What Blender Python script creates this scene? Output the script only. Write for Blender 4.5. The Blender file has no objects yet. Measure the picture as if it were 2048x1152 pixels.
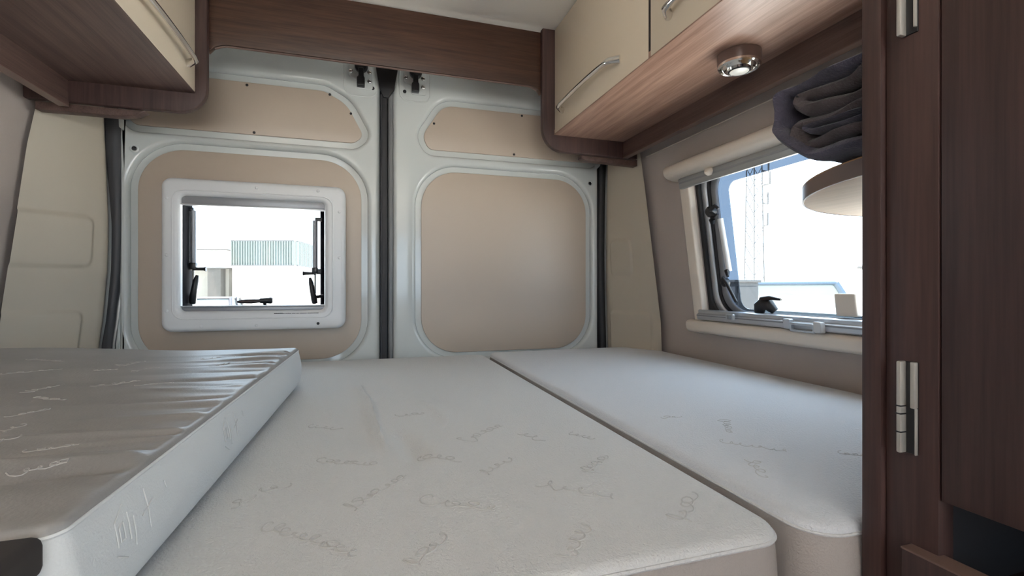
import bpy, bmesh, math, random
from mathutils import Vector, Matrix, noise

random.seed(7)
SC = bpy.context.scene
COL = SC.collection
ZF = 1.10            # camera height above the van floor; all z below are relative to the camera

# ------------------------------------------------------------------ camera
cam_d = bpy.data.cameras.new('camera')
cam = bpy.data.objects.new('camera', cam_d)
COL.objects.link(cam)
cam_d.sensor_width = 36.0
cam_d.lens = 36.0 * 952.0 / 2048.0
cam_d.shift_y = 3.0 / 2048.0 * -1
cam_d.clip_start = 0.01
cam_d.clip_end = 500
cam.location = (0, 0, ZF)
cam.rotation_euler = (math.radians(90), 0, -math.atan(295.0 / 952.0))
SC.camera = cam

# ------------------------------------------------------------------ sky, sun, exposure
SKY = 5.0
SUN = 73.0
w = bpy.data.worlds.new('sky')
SC.world = w
w.use_nodes = True
bg = w.node_tree.nodes['Background']
bg.inputs[0].default_value = (0.66, 0.83, 1.0, 1)
bg.inputs[1].default_value = SKY
sun_d = bpy.data.lights.new('sun', 'SUN')
sun_d.energy = SUN
sun_d.angle = math.radians(0.6)
sun_d.color = (1.0, 0.97, 0.93)
sun = bpy.data.objects.new('sun', sun_d)
COL.objects.link(sun)
sun.location = (-4, 2, 12)
sun.rotation_euler = Vector((0.38, -0.14, -0.91)).to_track_quat('-Z', 'Y').to_euler()
SC.view_settings.view_transform = 'Standard'
SC.view_settings.look = 'None'
SC.view_settings.exposure = 0.0
SC.view_settings.gamma = 1.0
SC.view_settings.use_curve_mapping = False
SC.cycles.use_denoising = True

# ------------------------------------------------------------------ materials
def _nodes(name):
    m = bpy.data.materials.new(name)
    m.use_nodes = True
    nt = m.node_tree
    return m, nt, nt.nodes['Principled BSDF']

def mat(name, col, rough=0.5, metal=0.0, coat=0.0, bump=0.0, bscale=200.0, var=0.0, vscale=6.0, spec=0.5, sheen=0.0, stretch=(1, 1, 1)):
    m, nt, p = _nodes(name)
    p.inputs['Base Color'].default_value = (*col, 1)
    p.inputs['Roughness'].default_value = rough
    p.inputs['Metallic'].default_value = metal
    p.inputs['Coat Weight'].default_value = coat
    p.inputs['Specular IOR Level'].default_value = spec
    p.inputs['Sheen Weight'].default_value = sheen
    tc = nt.nodes.new('ShaderNodeTexCoord')
    if bump or var:
        mp = nt.nodes.new('ShaderNodeMapping')
        mp.inputs['Scale'].default_value = stretch
        nt.links.new(tc.outputs['Object'], mp.inputs[0])
    if bump:
        n = nt.nodes.new('ShaderNodeTexNoise')
        n.inputs['Scale'].default_value = bscale
        n.inputs['Detail'].default_value = 2
        nt.links.new(mp.outputs[0], n.inputs['Vector'])
        b = nt.nodes.new('ShaderNodeBump')
        b.inputs['Strength'].default_value = bump
        b.inputs['Distance'].default_value = 0.002
        nt.links.new(n.outputs[0], b.inputs['Height'])
        nt.links.new(b.outputs[0], p.inputs['Normal'])
    if var:
        n2 = nt.nodes.new('ShaderNodeTexNoise')
        n2.inputs['Scale'].default_value = vscale
        n2.inputs['Detail'].default_value = 3
        nt.links.new(mp.outputs[0], n2.inputs['Vector'])
        r = nt.nodes.new('ShaderNodeValToRGB')
        r.color_ramp.elements[0].position = 0.3
        r.color_ramp.elements[1].position = 0.7
        r.color_ramp.elements[0].color = (*[c * (1 - var) for c in col], 1)
        r.color_ramp.elements[1].color = (*[min(1, c * (1 + var)) for c in col], 1)
        nt.links.new(n2.outputs[0], r.inputs[0])
        nt.links.new(r.outputs[0], p.inputs['Base Color'])
    return m

def wood(name, axis, dark, light, rough=0.35, seed=0.0):
    """walnut laminate, long streaks along one axis"""
    m, nt, p = _nodes(name)
    tc = nt.nodes.new('ShaderNodeTexCoord')
    mp = nt.nodes.new('ShaderNodeMapping')
    sc = [1, 1, 1]
    sc['xyz'.index(axis)] = 0.035
    mp.inputs['Scale'].default_value = sc
    mp.inputs['Location'].default_value = (seed, seed * 1.7, seed * 0.6)
    nt.links.new(tc.outputs['Object'], mp.inputs[0])
    a = nt.nodes.new('ShaderNodeTexNoise')
    a.inputs['Scale'].default_value = 55
    a.inputs['Detail'].default_value = 6
    a.inputs['Roughness'].default_value = 0.65
    a.inputs['Distortion'].default_value = 0.3
    nt.links.new(mp.outputs[0], a.inputs['Vector'])
    b = nt.nodes.new('ShaderNodeTexNoise')
    b.inputs['Scale'].default_value = 320
    b.inputs['Detail'].default_value = 3
    nt.links.new(mp.outputs[0], b.inputs['Vector'])
    mx = nt.nodes.new('ShaderNodeMath')
    mx.operation = 'MULTIPLY_ADD'
    mx.inputs[1].default_value = 0.35
    nt.links.new(b.outputs[0], mx.inputs[0])
    sb = nt.nodes.new('ShaderNodeMath')
    sb.operation = 'MULTIPLY'
    sb.inputs[1].default_value = 0.65
    nt.links.new(a.outputs[0], sb.inputs[0])
    nt.links.new(sb.outputs[0], mx.inputs[2])
    r = nt.nodes.new('ShaderNodeValToRGB')
    r.color_ramp.elements[0].position = 0.36
    r.color_ramp.elements[1].position = 0.64
    r.color_ramp.elements[0].color = (*dark, 1)
    r.color_ramp.elements[1].color = (*light, 1)
    nt.links.new(mx.outputs[0], r.inputs[0])
    nt.links.new(r.outputs[0], p.inputs['Base Color'])
    p.inputs['Roughness'].default_value = rough
    bp = nt.nodes.new('ShaderNodeBump')
    bp.inputs['Strength'].default_value = 0.12
    bp.inputs['Distance'].default_value = 0.001
    nt.links.new(mx.outputs[0], bp.inputs['Height'])
    nt.links.new(bp.outputs[0], p.inputs['Normal'])
    return m

def acrylic(name, tint, refl=0.5):
    """thin clear sheet: lets light straight through, Fresnel reflection on top"""
    m = bpy.data.materials.new(name)
    m.use_nodes = True
    nt = m.node_tree
    nt.nodes.clear()
    o = nt.nodes.new('ShaderNodeOutputMaterial')
    t = nt.nodes.new('ShaderNodeBsdfTransparent')
    t.inputs[0].default_value = (*tint, 1)
    g = nt.nodes.new('ShaderNodeBsdfGlossy')
    g.inputs['Roughness'].default_value = 0.03
    lw = nt.nodes.new('ShaderNodeLayerWeight')
    pw = nt.nodes.new('ShaderNodeMath')
    pw.operation = 'POWER'
    pw.inputs[1].default_value = 5.0
    nt.links.new(lw.outputs['Facing'], pw.inputs[0])
    f = nt.nodes.new('ShaderNodeMath')
    f.operation = 'MULTIPLY_ADD'
    f.inputs[1].default_value = 0.9
    f.inputs[2].default_value = 0.03
    nt.links.new(pw.outputs[0], f.inputs[0])
    x = nt.nodes.new('ShaderNodeMixShader')
    nt.links.new(f.outputs[0], x.inputs[0])
    nt.links.new(t.outputs[0], x.inputs[1])
    nt.links.new(g.outputs[0], x.inputs[2])
    nt.links.new(x.outputs[0], o.inputs[0])
    return m

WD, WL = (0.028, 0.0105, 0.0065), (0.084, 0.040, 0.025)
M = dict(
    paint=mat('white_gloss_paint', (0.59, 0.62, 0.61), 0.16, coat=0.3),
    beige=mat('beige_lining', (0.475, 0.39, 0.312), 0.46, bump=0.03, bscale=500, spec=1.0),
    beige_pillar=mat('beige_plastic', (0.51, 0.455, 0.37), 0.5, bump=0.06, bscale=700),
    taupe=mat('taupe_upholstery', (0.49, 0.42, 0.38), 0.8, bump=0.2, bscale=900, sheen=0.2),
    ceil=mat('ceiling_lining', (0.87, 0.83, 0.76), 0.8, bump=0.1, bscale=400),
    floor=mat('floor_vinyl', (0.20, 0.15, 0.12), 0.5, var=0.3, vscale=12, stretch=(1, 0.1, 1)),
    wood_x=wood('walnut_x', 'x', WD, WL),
    wood_y_lit=wood('walnut_y_lit', 'y', (0.25, 0.135, 0.096), (0.47, 0.298, 0.225), 0.32, 3.1),  # much paler walnut copy: window light on the underside put into the colour
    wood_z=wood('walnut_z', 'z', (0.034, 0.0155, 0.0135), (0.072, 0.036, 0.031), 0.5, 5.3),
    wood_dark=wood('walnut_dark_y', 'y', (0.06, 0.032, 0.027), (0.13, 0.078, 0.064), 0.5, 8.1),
    wood_light=wood('light_ash', 'y', (0.50, 0.28, 0.125), (0.62, 0.37, 0.18), 0.5, 1.1),
    edge=mat('walnut_edge_band', (0.16, 0.10, 0.082), 0.35),
    cream=mat('cream_door', (0.70, 0.60, 0.475), 0.38),
    cream_pl=mat('cream_plastic', (0.86, 0.77, 0.67), 0.4),
    chrome=mat('chrome', (0.78, 0.77, 0.75), 0.12, metal=1.0),
    satin=mat('satin_nickel', (0.50, 0.48, 0.44), 0.5, metal=0.5),
    alu=mat('aluminium', (0.62, 0.64, 0.67), 0.35, metal=0.7),
    rail2=mat('grey_aluminium', (0.42, 0.43, 0.43), 0.45, metal=0.4),
    rail=mat('grey_rail', (0.30, 0.31, 0.33), 0.35, metal=0.3),
    black=mat('black_plastic', (0.012, 0.012, 0.014), 0.35),
    matte_black=mat('matte_black', (0.010, 0.010, 0.013), 1.0, spec=0.1),
    rubber=mat('black_rubber', (0.013, 0.013, 0.016), 0.5),
    seal=mat('grey_seal', (0.045, 0.046, 0.052), 0.5),
    flange=mat('grey_painted_flange', (0.20, 0.20, 0.205), 0.3),
    gap_shade=mat('painted_gap_shade', (0.02, 0.014, 0.012), 0.8),  # shade between the cabinet doors, as a colour
    white_pl=mat('white_plastic', (0.72, 0.73, 0.74), 0.28),
    lens=mat('opal_lens', (0.85, 0.83, 0.78), 0.3),
    knit=mat('cream_knit_cover', (0.63, 0.635, 0.635), 0.9, bump=0.8, bscale=380, sheen=0.2),
    knit_sky=mat('sky_tinted_knit_cover', (0.63, 0.65, 0.685), 0.9, bump=0.7, bscale=380, sheen=0.2),  # same knit as the wide cushion, blue of the sky light mixed in
    satin_top=mat('silver_jacquard', (0.30, 0.29, 0.28), 0.42, bump=0.15, bscale=350, spec=0.6, var=0.12, vscale=9),
    cotton=mat('white_cotton_side', (0.70, 0.715, 0.715), 0.85, bump=0.3, bscale=500),
    cotton_b=mat('beige_cotton_side', (0.40, 0.362, 0.335), 0.9, bump=0.4, bscale=500),
    motif=mat('woven_motif', (0.55, 0.55, 0.545), 0.8),
    motif_l=mat('bright_woven_motif', (0.47, 0.455, 0.435), 0.45),
    print=mat('grey_print', (0.64, 0.645, 0.64), 0.8),
    navy=mat('navy_blanket', (0.070, 0.064, 0.092), 0.95, bump=1.0, bscale=350, sheen=0.15, var=0.25, vscale=30),
    brown=mat('brown_blanket', (0.088, 0.070, 0.074), 0.95, bump=1.0, bscale=350, sheen=0.15, var=0.25, vscale=30),
    pane=acrylic('clear_acrylic', (0.965, 0.975, 0.975)),
    tint=acrylic('tinted_acrylic_rim', (0.30, 0.33, 0.37)),
    body=mat('van_outer_paint', (0.75, 0.75, 0.75), 0.3),
    concrete=mat('pale_concrete', (0.50, 0.49, 0.46), 0.9, var=0.1, vscale=0.5),
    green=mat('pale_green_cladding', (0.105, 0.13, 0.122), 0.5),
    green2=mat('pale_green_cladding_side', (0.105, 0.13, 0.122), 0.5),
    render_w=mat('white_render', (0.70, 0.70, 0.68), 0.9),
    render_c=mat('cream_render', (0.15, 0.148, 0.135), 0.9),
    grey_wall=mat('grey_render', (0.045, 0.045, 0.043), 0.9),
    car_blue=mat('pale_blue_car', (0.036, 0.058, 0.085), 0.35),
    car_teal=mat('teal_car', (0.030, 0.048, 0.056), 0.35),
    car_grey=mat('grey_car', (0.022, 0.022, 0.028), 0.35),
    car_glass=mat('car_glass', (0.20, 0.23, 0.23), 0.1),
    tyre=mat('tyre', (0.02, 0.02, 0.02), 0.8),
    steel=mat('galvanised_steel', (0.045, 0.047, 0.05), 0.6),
    brown_pl=mat('brown_black_plastic', (0.035, 0.02, 0.018), 0.4),
    shade_top=mat('dark_shade_top', (0.034, 0.027, 0.024), 0.85),  # top of the added unit, dark to stand in for shade
    cubby=mat('cubby_inside', (0.014, 0.013, 0.016), 0.7),
)

# ------------------------------------------------------------------ builders
def link(name, me, m, parent=None, smooth=False, ang=35):
    if m is not None:
        me.materials.clear()
        me.materials.append(M[m])
    if smooth:
        me.polygons.foreach_set('use_smooth', [True] * len(me.polygons))
        try:
            me.set_sharp_from_angle(angle=math.radians(ang))
        except Exception:
            pass
    o = bpy.data.objects.new(name, me)
    COL.objects.link(o)
    if parent is not None:
        o.parent = parent
        if parent.type == 'EMPTY':
            o.location = -parent.location
    return o

def from_bm(name, bm, m, parent=None, smooth=False, ang=35, recalc=True):
    if recalc:
        bmesh.ops.recalc_face_normals(bm, faces=bm.faces)
    me = bpy.data.meshes.new(name)
    bm.to_mesh(me)
    bm.free()
    return link(name, me, m, parent, smooth, ang)

def tag(o, label=None, cat=None, group=None, kind=None):
    if label: o['label'] = label
    if cat: o['category'] = cat
    if group: o['group'] = group
    if kind: o['kind'] = kind
    return o

def thing(name, loc, label, cat, group=None, kind=None):
    o = bpy.data.objects.new(name, None)
    o.empty_display_size = 0.05
    COL.objects.link(o)
    o.location = loc
    return tag(o, label, cat, group, kind)

def box(name, x, y, z, m, parent=None, bevel=0.0, seg=2):
    bm = bmesh.new()
    bmesh.ops.create_cube(bm, size=1)
    for v in bm.verts:
        v.co = Vector((x[0] + (v.co.x + .5) * (x[1] - x[0]), y[0] + (v.co.y + .5) * (y[1] - y[0]), z[0] + (v.co.z + .5) * (z[1] - z[0])))
    if bevel:
        bmesh.ops.bevel(bm, geom=bm.edges[:], offset=bevel, segments=seg, affect='EDGES', profile=0.5, clamp_overlap=True)
    return from_bm(name, bm, m, parent, smooth=bool(bevel))

def rrect(x0, x1, y0, y1, r, n=8):
    """rounded rectangle; r is one radius or four (lower left, lower right, upper right, upper left)"""
    if not isinstance(r, (tuple, list)): r = (r,) * 4
    pts = []
    for (cx, cy, a0, rr) in ((x0 + r[0], y0 + r[0], 180, r[0]), (x1 - r[1], y0 + r[1], 270, r[1]), (x1 - r[2], y1 - r[2], 0, r[2]), (x0 + r[3], y1 - r[3], 90, r[3])):
        if rr < 1e-5:
            pts.append((cx, cy)); continue
        for k in range(n + 1):
            a = math.radians(a0 + 90 * k / n)
            pts.append((cx + rr * math.cos(a), cy + rr * math.sin(a)))
    return pts

def fillet(poly, rad, n=7):
    """round the corners of a polygon; rad is one radius or one for each corner"""
    out = []
    N = len(poly)
    for i in range(N):
        r = rad[i] if isinstance(rad, (list, tuple)) else rad
        p = Vector(poly[i]); a = (Vector(poly[i - 1]) - p); b = (Vector(poly[(i + 1) % N]) - p)
        la, lb = a.length, b.length
        a.normalize(); b.normalize()
        ang = a.angle(b)
        if r < 1e-5 or abs(ang - math.pi) < 1e-3:
            out.append(tuple(p)); continue
        t = min(r / math.tan(ang / 2), la * .499, lb * .499)
        r2 = t * math.tan(ang / 2)
        c = p + (a + b).normalized() * (r2 / math.sin(ang / 2))
        s, e = p + a * t - c, p + b * t - c
        tot = s.angle(e)
        cr = s.x * e.y - s.y * e.x
        sg = 1 if cr > 0 else -1
        a0 = math.atan2(s.y, s.x)
        for k in range(n + 1):
            q = a0 + sg * tot * k / n
            out.append((c.x + r2 * math.cos(q), c.y + r2 * math.sin(q)))
    return out

def shape_mesh(loops, depth, bevel, mapf, res=2):
    """filled flat shape (first loop outside, others holes), extruded with rounded edges; mapf(a, b, c) -> world, c from 0 (front) to depth"""
    cu = bpy.data.curves.new('tmp', 'CURVE')
    cu.dimensions = '2D'
    cu.fill_mode = 'BOTH'
    cu.extrude = max(depth / 2 - bevel, 1e-5)
    cu.bevel_depth = bevel
    cu.bevel_resolution = res
    cu.offset = -bevel
    for lp in loops:
        sp = cu.splines.new('POLY')
        sp.points.add(len(lp) - 1)
        for q, (a, b) in zip(sp.points, lp):
            q.co = (a, b, 0, 1)
        sp.use_cyclic_u = True
    ob = bpy.data.objects.new('tmp', cu)
    COL.objects.link(ob)
    dg = bpy.context.evaluated_depsgraph_get()
    me = bpy.data.meshes.new_from_object(ob.evaluated_get(dg))
    bpy.data.objects.remove(ob)
    bpy.data.curves.remove(cu)
    bm = bmesh.new()
    bm.from_mesh(me)
    bpy.data.meshes.remove(me)
    bmesh.ops.remove_doubles(bm, verts=bm.verts, dist=1e-5)
    for v in bm.verts:
        v.co = Vector(mapf(v.co.x, v.co.y, depth / 2 - v.co.z))
    return bm

def shape(name, loops, depth, bevel, mapf, m, parent=None, res=2):
    return from_bm(name, shape_mesh(loops, depth, bevel, mapf, res), m, parent, smooth=True, ang=40)

def fy(y0):   # shapes drawn in X-Z, front at y0 facing the camera, depth goes to +Y
    return lambda a, b, c: (a, y0 + c, b)
def fx(x0, sgn=1):   # shapes drawn in Y-Z, front at x0, depth goes along sgn * X
    return lambda a, b, c: (x0 + sgn * c, a, b)
def fz(z0, sgn=1):   # shapes drawn in X-Y
    return lambda a, b, c: (a, b, z0 + sgn * c)

def tube_bm(pts, rad, n=8, flat=None, closed=False):
    """sweep a circle along points; rad is a number or one per point; flat squashes along z"""
    bm = bmesh.new()
    P = [Vector(p) for p in pts]
    rings = []
    N = len(P)
    up = None
    for i in range(N):
        if closed: t = P[(i + 1) % N] - P[i - 1]
        else: t = (P[min(i + 1, N - 1)] - P[max(i - 1, 0)])
        t.normalize()
        if up is None:
            up = Vector((0, 0, 1)) if abs(t.z) < .9 else Vector((1, 0, 0))
        s = t.cross(up)
        if s.length < 1e-6: s = t.orthogonal()
        s.normalize()
        u = s.cross(t).normalized()
        up = u
        r = rad[i] if isinstance(rad, (list, tuple)) else rad
        ring = []
        for k in range(n):
            a = 2 * math.pi * k / n
            ring.append(bm.verts.new(P[i] + s * (r * math.cos(a)) + u * (r * math.sin(a) * (flat or 1))))
        rings.append(ring)
    for i in range(N if closed else N - 1):
        A, B = rings[i], rings[(i + 1) % N]
        for k in range(n):
            bm.faces.new((A[k], A[(k + 1) % n], B[(k + 1) % n], B[k]))
    if not closed:
        bm.faces.new(rings[0][::-1]); bm.faces.new(rings[-1])
    return bm

def tube(name, pts, rad, m, parent=None, n=10, flat=None, closed=False):
    return from_bm(name, tube_bm(pts, rad, n, flat, closed), m, parent, smooth=True, ang=50)

def lathe(name, prof, m, parent=None, n=32, mapf=None):
    """prof: (radius, height) pairs turned round the z axis; mapf places it"""
    bm = bmesh.new()
    rings = []
    for r, h in prof:
        rings.append([bm.verts.new((max(r, 1e-5) * math.cos(2 * math.pi * k / n), max(r, 1e-5) * math.sin(2 * math.pi * k / n), h)) for k in range(n)])
    for A, B in zip(rings, rings[1:]):
        for k in range(n):
            bm.faces.new((A[k], A[(k + 1) % n], B[(k + 1) % n], B[k]))
    bm.faces.new(rings[0][::-1]); bm.faces.new(rings[-1])
    if mapf:
        for v in bm.verts: v.co = Vector(mapf(*v.co))
    return from_bm(name, bm, m, parent, smooth=True, ang=30)

def grid_bm(nu, nv, f):
    bm = bmesh.new()
    V = [[bm.verts.new(f(i / (nu - 1), j / (nv - 1))) for j in range(nv)] for i in range(nu)]
    for i in range(nu - 1):
        for j in range(nv - 1):
            bm.faces.new((V[i][j], V[i + 1][j], V[i + 1][j + 1], V[i][j + 1]))
    return bm

def smooth01(t):
    t = max(0, min(1, t)); return t * t * (3 - 2 * t)

def lerp_table(tab, z):
    """smooth-ish interpolation in (z, value) pairs, z rising"""
    if z <= tab[0][0]: return tab[0][1]
    for (a, va), (b, vb) in zip(tab, tab[1:]):
        if z <= b: return va + (vb - va) * (z - a) / (b - a)
    return tab[-1][1]

_screw_mesh = {}
def screw(p, r, m, parent, axis='y', name='screw', h=0.002):
    """small domed screw head, meshes shared"""
    key = (r, m, axis)
    if key not in _screw_mesh:
        bm = bmesh.new()
        rings = []
        for rr, hh in ((r, 0), (r, h * .5), (r * .7, h), (r * .25, h * 1.05)):
            rings.append([bm.verts.new((rr * math.cos(k * math.pi / 5), rr * math.sin(k * math.pi / 5), hh)) for k in range(10)])
        for A, B in zip(rings, rings[1:]):
            for k in range(10): bm.faces.new((A[k], A[(k + 1) % 10], B[(k + 1) % 10], B[k]))
        bm.faces.new(rings[-1])
        for v in bm.verts:
            x, y, z = v.co
            v.co = Vector((x, -z, y)) if axis == 'y' else (Vector((-z, x, y)) if axis == 'x' else Vector((x, y, -z)))
        me = bpy.data.meshes.new(name)
        bmesh.ops.recalc_face_normals(bm, faces=bm.faces)
        bm.to_mesh(me); bm.free()
        me.materials.append(M[m])
        me.polygons.foreach_set('use_smooth', [True] * len(me.polygons))
        _screw_mesh[key] = me
    o = bpy.data.objects.new(name, _screw_mesh[key])
    COL.objects.link(o)
    o.parent = parent
    o.location = Vector(p) - (parent.location if parent.type == 'EMPTY' else Vector())
    return o

# ------------------------------------------------------------------ the van shell
def XR(z):   # inner face of the right-hand side wall
    return lerp_table([(-1.2, 1.04), (-.235, 1.034), (-.13, 1.03), (.36, .963), (.47, .945), (.60, .905), (.72, .84), (.845, .70)], z)
def XL(z):   # inner face of the left-hand side wall
    return lerp_table([(-1.2, -.90), (-.235, -.885), (-.13, -.88), (.36, -.82), (.47, -.80), (.60, -.77), (.72, -.70), (.845, -.58)], z)
TILT = 0.067 / 0.49
def WP(s, z, d=0.0):   # a point of the side window: s along the van, z height, d towards the room
    return (1.03 - (z + .13) * TILT - d, s, z)

YF, YB = -2.6, 1.70
ZS = [-1.1, -.6, -.235, -.13] + [-.13 + .49 * k / 6 for k in range(1, 7)] + [.42, .47, .52, .56, .60, .64, .68, .72, .76, .80, .845]
# right side wall: strips with the window opening left free, and an unseen sliding door guessed open for its daylight
def wall_side(name, X, sgn, holes):
    ys = sorted(set([YF, YB] + [h for q in holes for h in q[:2]]))
    zs = sorted(set([round(z, 4) for z in ZS] + [h for q in holes for h in q[2:]]))
    bm = bmesh.new()
    vin = {(y, z): bm.verts.new((X(z), y, z)) for y in ys for z in zs}
    for a, b in zip(ys, ys[1:]):
        for c, d in zip(zs, zs[1:]):
            ym, zm = (a + b) / 2, (c + d) / 2
            if any(h[0] < ym < h[1] and h[2] < zm < h[3] for h in holes): continue
            bm.faces.new((vin[a, c], vin[b, c], vin[b, d], vin[a, d]))
    for v in [v for v in bm.verts if not v.link_faces]: bm.verts.remove(v)
    r = bmesh.ops.extrude_face_region(bm, geom=bm.faces[:])
    for v in r['geom']:
        if isinstance(v, bmesh.types.BMVert): v.co.x += sgn * 0.05
    return from_bm(name, bm, 'taupe', None, smooth=True, ang=25)
tag(wall_side('wall_right', XR, 1, [(.40, 1.235, -.10, .335), (-1.75, -.55, -1.05, .60), (-2.5, -1.9, -.1, .5)]), kind='structure')
tag(wall_side('wall_left', XL, -1, [(-2.5, -1.9, -.1, .5), (-1.5, -.7, -.05, .40)]), kind='structure')  # second opening: unseen window added to bring in daylight from the left
tp = tube('trim_5', [(XR(.455) - .002, .30 + 1.16 * k / 12, .455) for k in range(13)], .0016, 'cream_pl', None, 6)
tag(tp, 'thin pale piping along the taupe side wall under the overhead cabinet', kind='structure')
tag(box('ceiling', (-.66, .78), (YF, 1.75), (.845, .875), 'ceil'), kind='structure')
tag(box('floor', (-.97, 1.10), (YF, YB + .1), (-1.14, -1.10), 'floor'), kind='structure')
# cab end with the windscreen opening
tag(shape('wall_front', [[(-.95, -1.1), (1.09, -1.1), (1.09, .86), (-.95, .86)], rrect(-.75, .89, -.15, .6, .08)], .04, .004, fy(YF - .04), 'taupe'), kind='structure')

# rear end: painted body frame round the doors
tag(shape('wall_rear', [[(-.98, -1.12), (1.12, -1.12), (1.12, .88), (-.98, .88)], rrect(-.68, .855, -.95, .80, .06)], .05, .01, fy(1.672), 'paint'), kind='structure')

# corner linings between the rear doors and the side walls
def pillar(name, inner, outer_x, y_in, y_out, bosses, bulge, num):
    """a moulded panel lofted from the door edge (inner) to the side wall, with raised rounded pads"""
    z0, z1 = -.6, .60
    def f(u, v):
        z = z0 + (z1 - z0) * v
        xi, xo = inner(z), outer_x(z)
        x = xi + (xo - xi) * u
        y = y_in + (y_out - y_in) * u
        h = bulge * math.sin(math.pi * u)
        if u < .10: h += -0.014 * (1 - math.sqrt(max(0, 1 - ((.10 - u) / .10) ** 2)))
        for (u0, u1, b0, b1, rr, amp) in bosses:
            cu, cz = (u0 + u1) / 2, (b0 + b1) / 2
            L = math.hypot(xo - xi, y_out - y_in)
            qx = abs(u - cu) * L - (u1 - u0) / 2 * L + rr
            qz = abs(z - cz) - (b1 - b0) / 2 + rr
            sd = math.hypot(max(qx, 0), max(qz, 0)) + min(max(qx, qz), 0) - rr
            h += amp * smooth01(.5 - sd / .008)
        nx, ny = (y_out - y_in), -(xo - xi)
        ln = math.hypot(nx, ny)
        nx, ny = nx / ln, ny / ln
        if ny > 0: nx, ny = -nx, -ny
        return (x + nx * h, y + ny * h, z)
    return tag(from_bm(name, grid_bm(90, 200, f), 'beige_pillar', None, smooth=True, ang=60), kind='structure')

seal_r = [(-.7, .886), (-.225, .8805), (-.02, .874), (.14, .8725), (.3, .8745), (.47, .879), (.8, .885)]
seal_l = [(-.7, -.722), (-.17, -.7075), (-.1, -.699), (.05, -.687), (.18, -.6845), (.32, -.689), (.49, -.695), (.8, -.70)]
pr = pillar('trim_1', lambda z: lerp_table(seal_r, z) + .0135, lambda z: XR(z) - .022, 1.652, 1.462, [(.16, .60, .045, .172, .018, .0065), (.10, .85, -.45, -.095, .02, .006)], .006, 1)
pr['label'] = 'beige moulded corner lining with raised pad beside the closed rear door'
pl = pillar('trim_2', lambda z: lerp_table(seal_l, z) - .013, lambda z: XL(z) + .012, 1.652, 1.50, [(.22, 1.2, .055, .192, .022, .006), (.26, 1.25, -.4, -.068, .022, .006)], .006, 2)
pl['label'] = 'beige moulded corner lining with raised pads beside the windowed rear door'
screw((.931, 1.487, .415), .004, 'satin', pr)

def strip(name, tab, half, y, depth, m, z0=-.62, z1=.78):
    n = 60
    pts = []
    zs = [z0 + (z1 - z0) * k / (n - 1) for k in range(n)]
    hw = half if callable(half) else (lambda z: half)
    bm = bmesh.new()
    rows = []
    for z in zs:
        x = lerp_table(tab, z); h = hw(z)
        rows.append([bm.verts.new((x + h * cx, y + depth * cy, z)) for cx, cy in ((-1, 1), (-1, .3), (-.7, .05), (0, 0), (.7, .05), (1, .3), (1, 1))])
    for A, B in zip(rows, rows[1:]):
        for k in range(6): bm.faces.new((A[k], A[k + 1], B[k + 1], B[k]))
    return from_bm(name, bm, m, None, smooth=True, ang=60)
o = strip('trim_3', seal_r, .0145, 1.645, .03, 'rubber'); tag(o, 'black rubber seal along the outer edge of the closed rear door', kind='structure')
o = strip('trim_4', seal_l, lambda z: .0115 + .008 * smooth01((z - .1) / .35) + .003 * smooth01((-.05 - z) / .2), 1.645, .03, 'seal'); tag(o, 'dark grey rubber seal along the outer edge of the windowed rear door', kind='structure')

# ------------------------------------------------------------------ rear doors
UL = fillet([(-.66, .475), (-.035, .475), (-.002, .50), (-.055, .60), (-.125, .637), (-.66, .637)], [.03, .03, .03, .09, .06, .03])
UR = fillet([(.213, .475), (.842, .475), (.85, .637), (.262, .633), (.190, .52)], [.03, .025, .03, .07, .045])
LL = rrect(-.636, -.010, -.235, .411, .125, 12)
LR = rrect(.187, .811, -.232, .402, .125, 12)

def grow(loop, d):
    """offset a convex-ish loop outward by d"""
    n = len(loop)
    out = []
    area = sum(loop[i - 1][0] * loop[i][1] - loop[i][0] * loop[i - 1][1] for i in range(n))
    sg = 1 if area > 0 else -1
    for i in range(n):
        a, b = Vector(loop[i - 1]), Vector(loop[(i + 1) % n])
        t = (b - a).normalized()
        out.append((loop[i][0] + sg * t.y * d, loop[i][1] - sg * t.x * d))
    return out

def rear_door(name, label, x0, x1, panels, wh=None):
    d = thing(name, ((x0 + x1) / 2, 1.66, -1.05), label, None, kind='structure')
    holes = [grow(p, .020) for p in panels]
    shape('door_skin', [rrect(x0, x1, -1.04, .79, (.02, .02, .05, .05))] + holes, .030, .0145, fy(1.650), 'paint', d, res=4)
    back = [rrect(x0 + .004, x1 - .004, -1.03, .78, .02)] + ([wh] if wh else [])
    shape('door_inner_skin', back, .012, .002, fy(1.669), 'paint', d)
    return d

WH = rrect(-.545, -.075, -.115, .30, .03)      # hole for the rear window
door1 = rear_door('door_1', 'white glossy rear door with beige linings and a small hinged window', -.680, .050, [UL, LL], WH)
door2 = rear_door('door_2', 'white glossy closed rear door with plain beige linings', .092, .860, [UR, LR])
pu = shape('upper_lining', [UL], .006, .0015, fy(1.662), 'beige', door1)
for p in ((-.350, .628), (-.108, .627), (-.043, .572), (-.330, .482)):
    screw((p[0], 1.6622, p[1]), .0042, 'black', pu)
shape('lower_lining', [LL, WH], .006, .0015, fy(1.661), 'beige', door1)
pu = shape('upper_lining', [UR], .006, .0015, fy(1.662), 'beige', door2)
for p in ((.231, .567), (.553, .628), (.523, .483)):
    screw((p[0], 1.6622, p[1]), .0042, 'black', pu)
shape('lower_lining', [LR], .006, .0015, fy(1.661), 'beige', door2)

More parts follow.
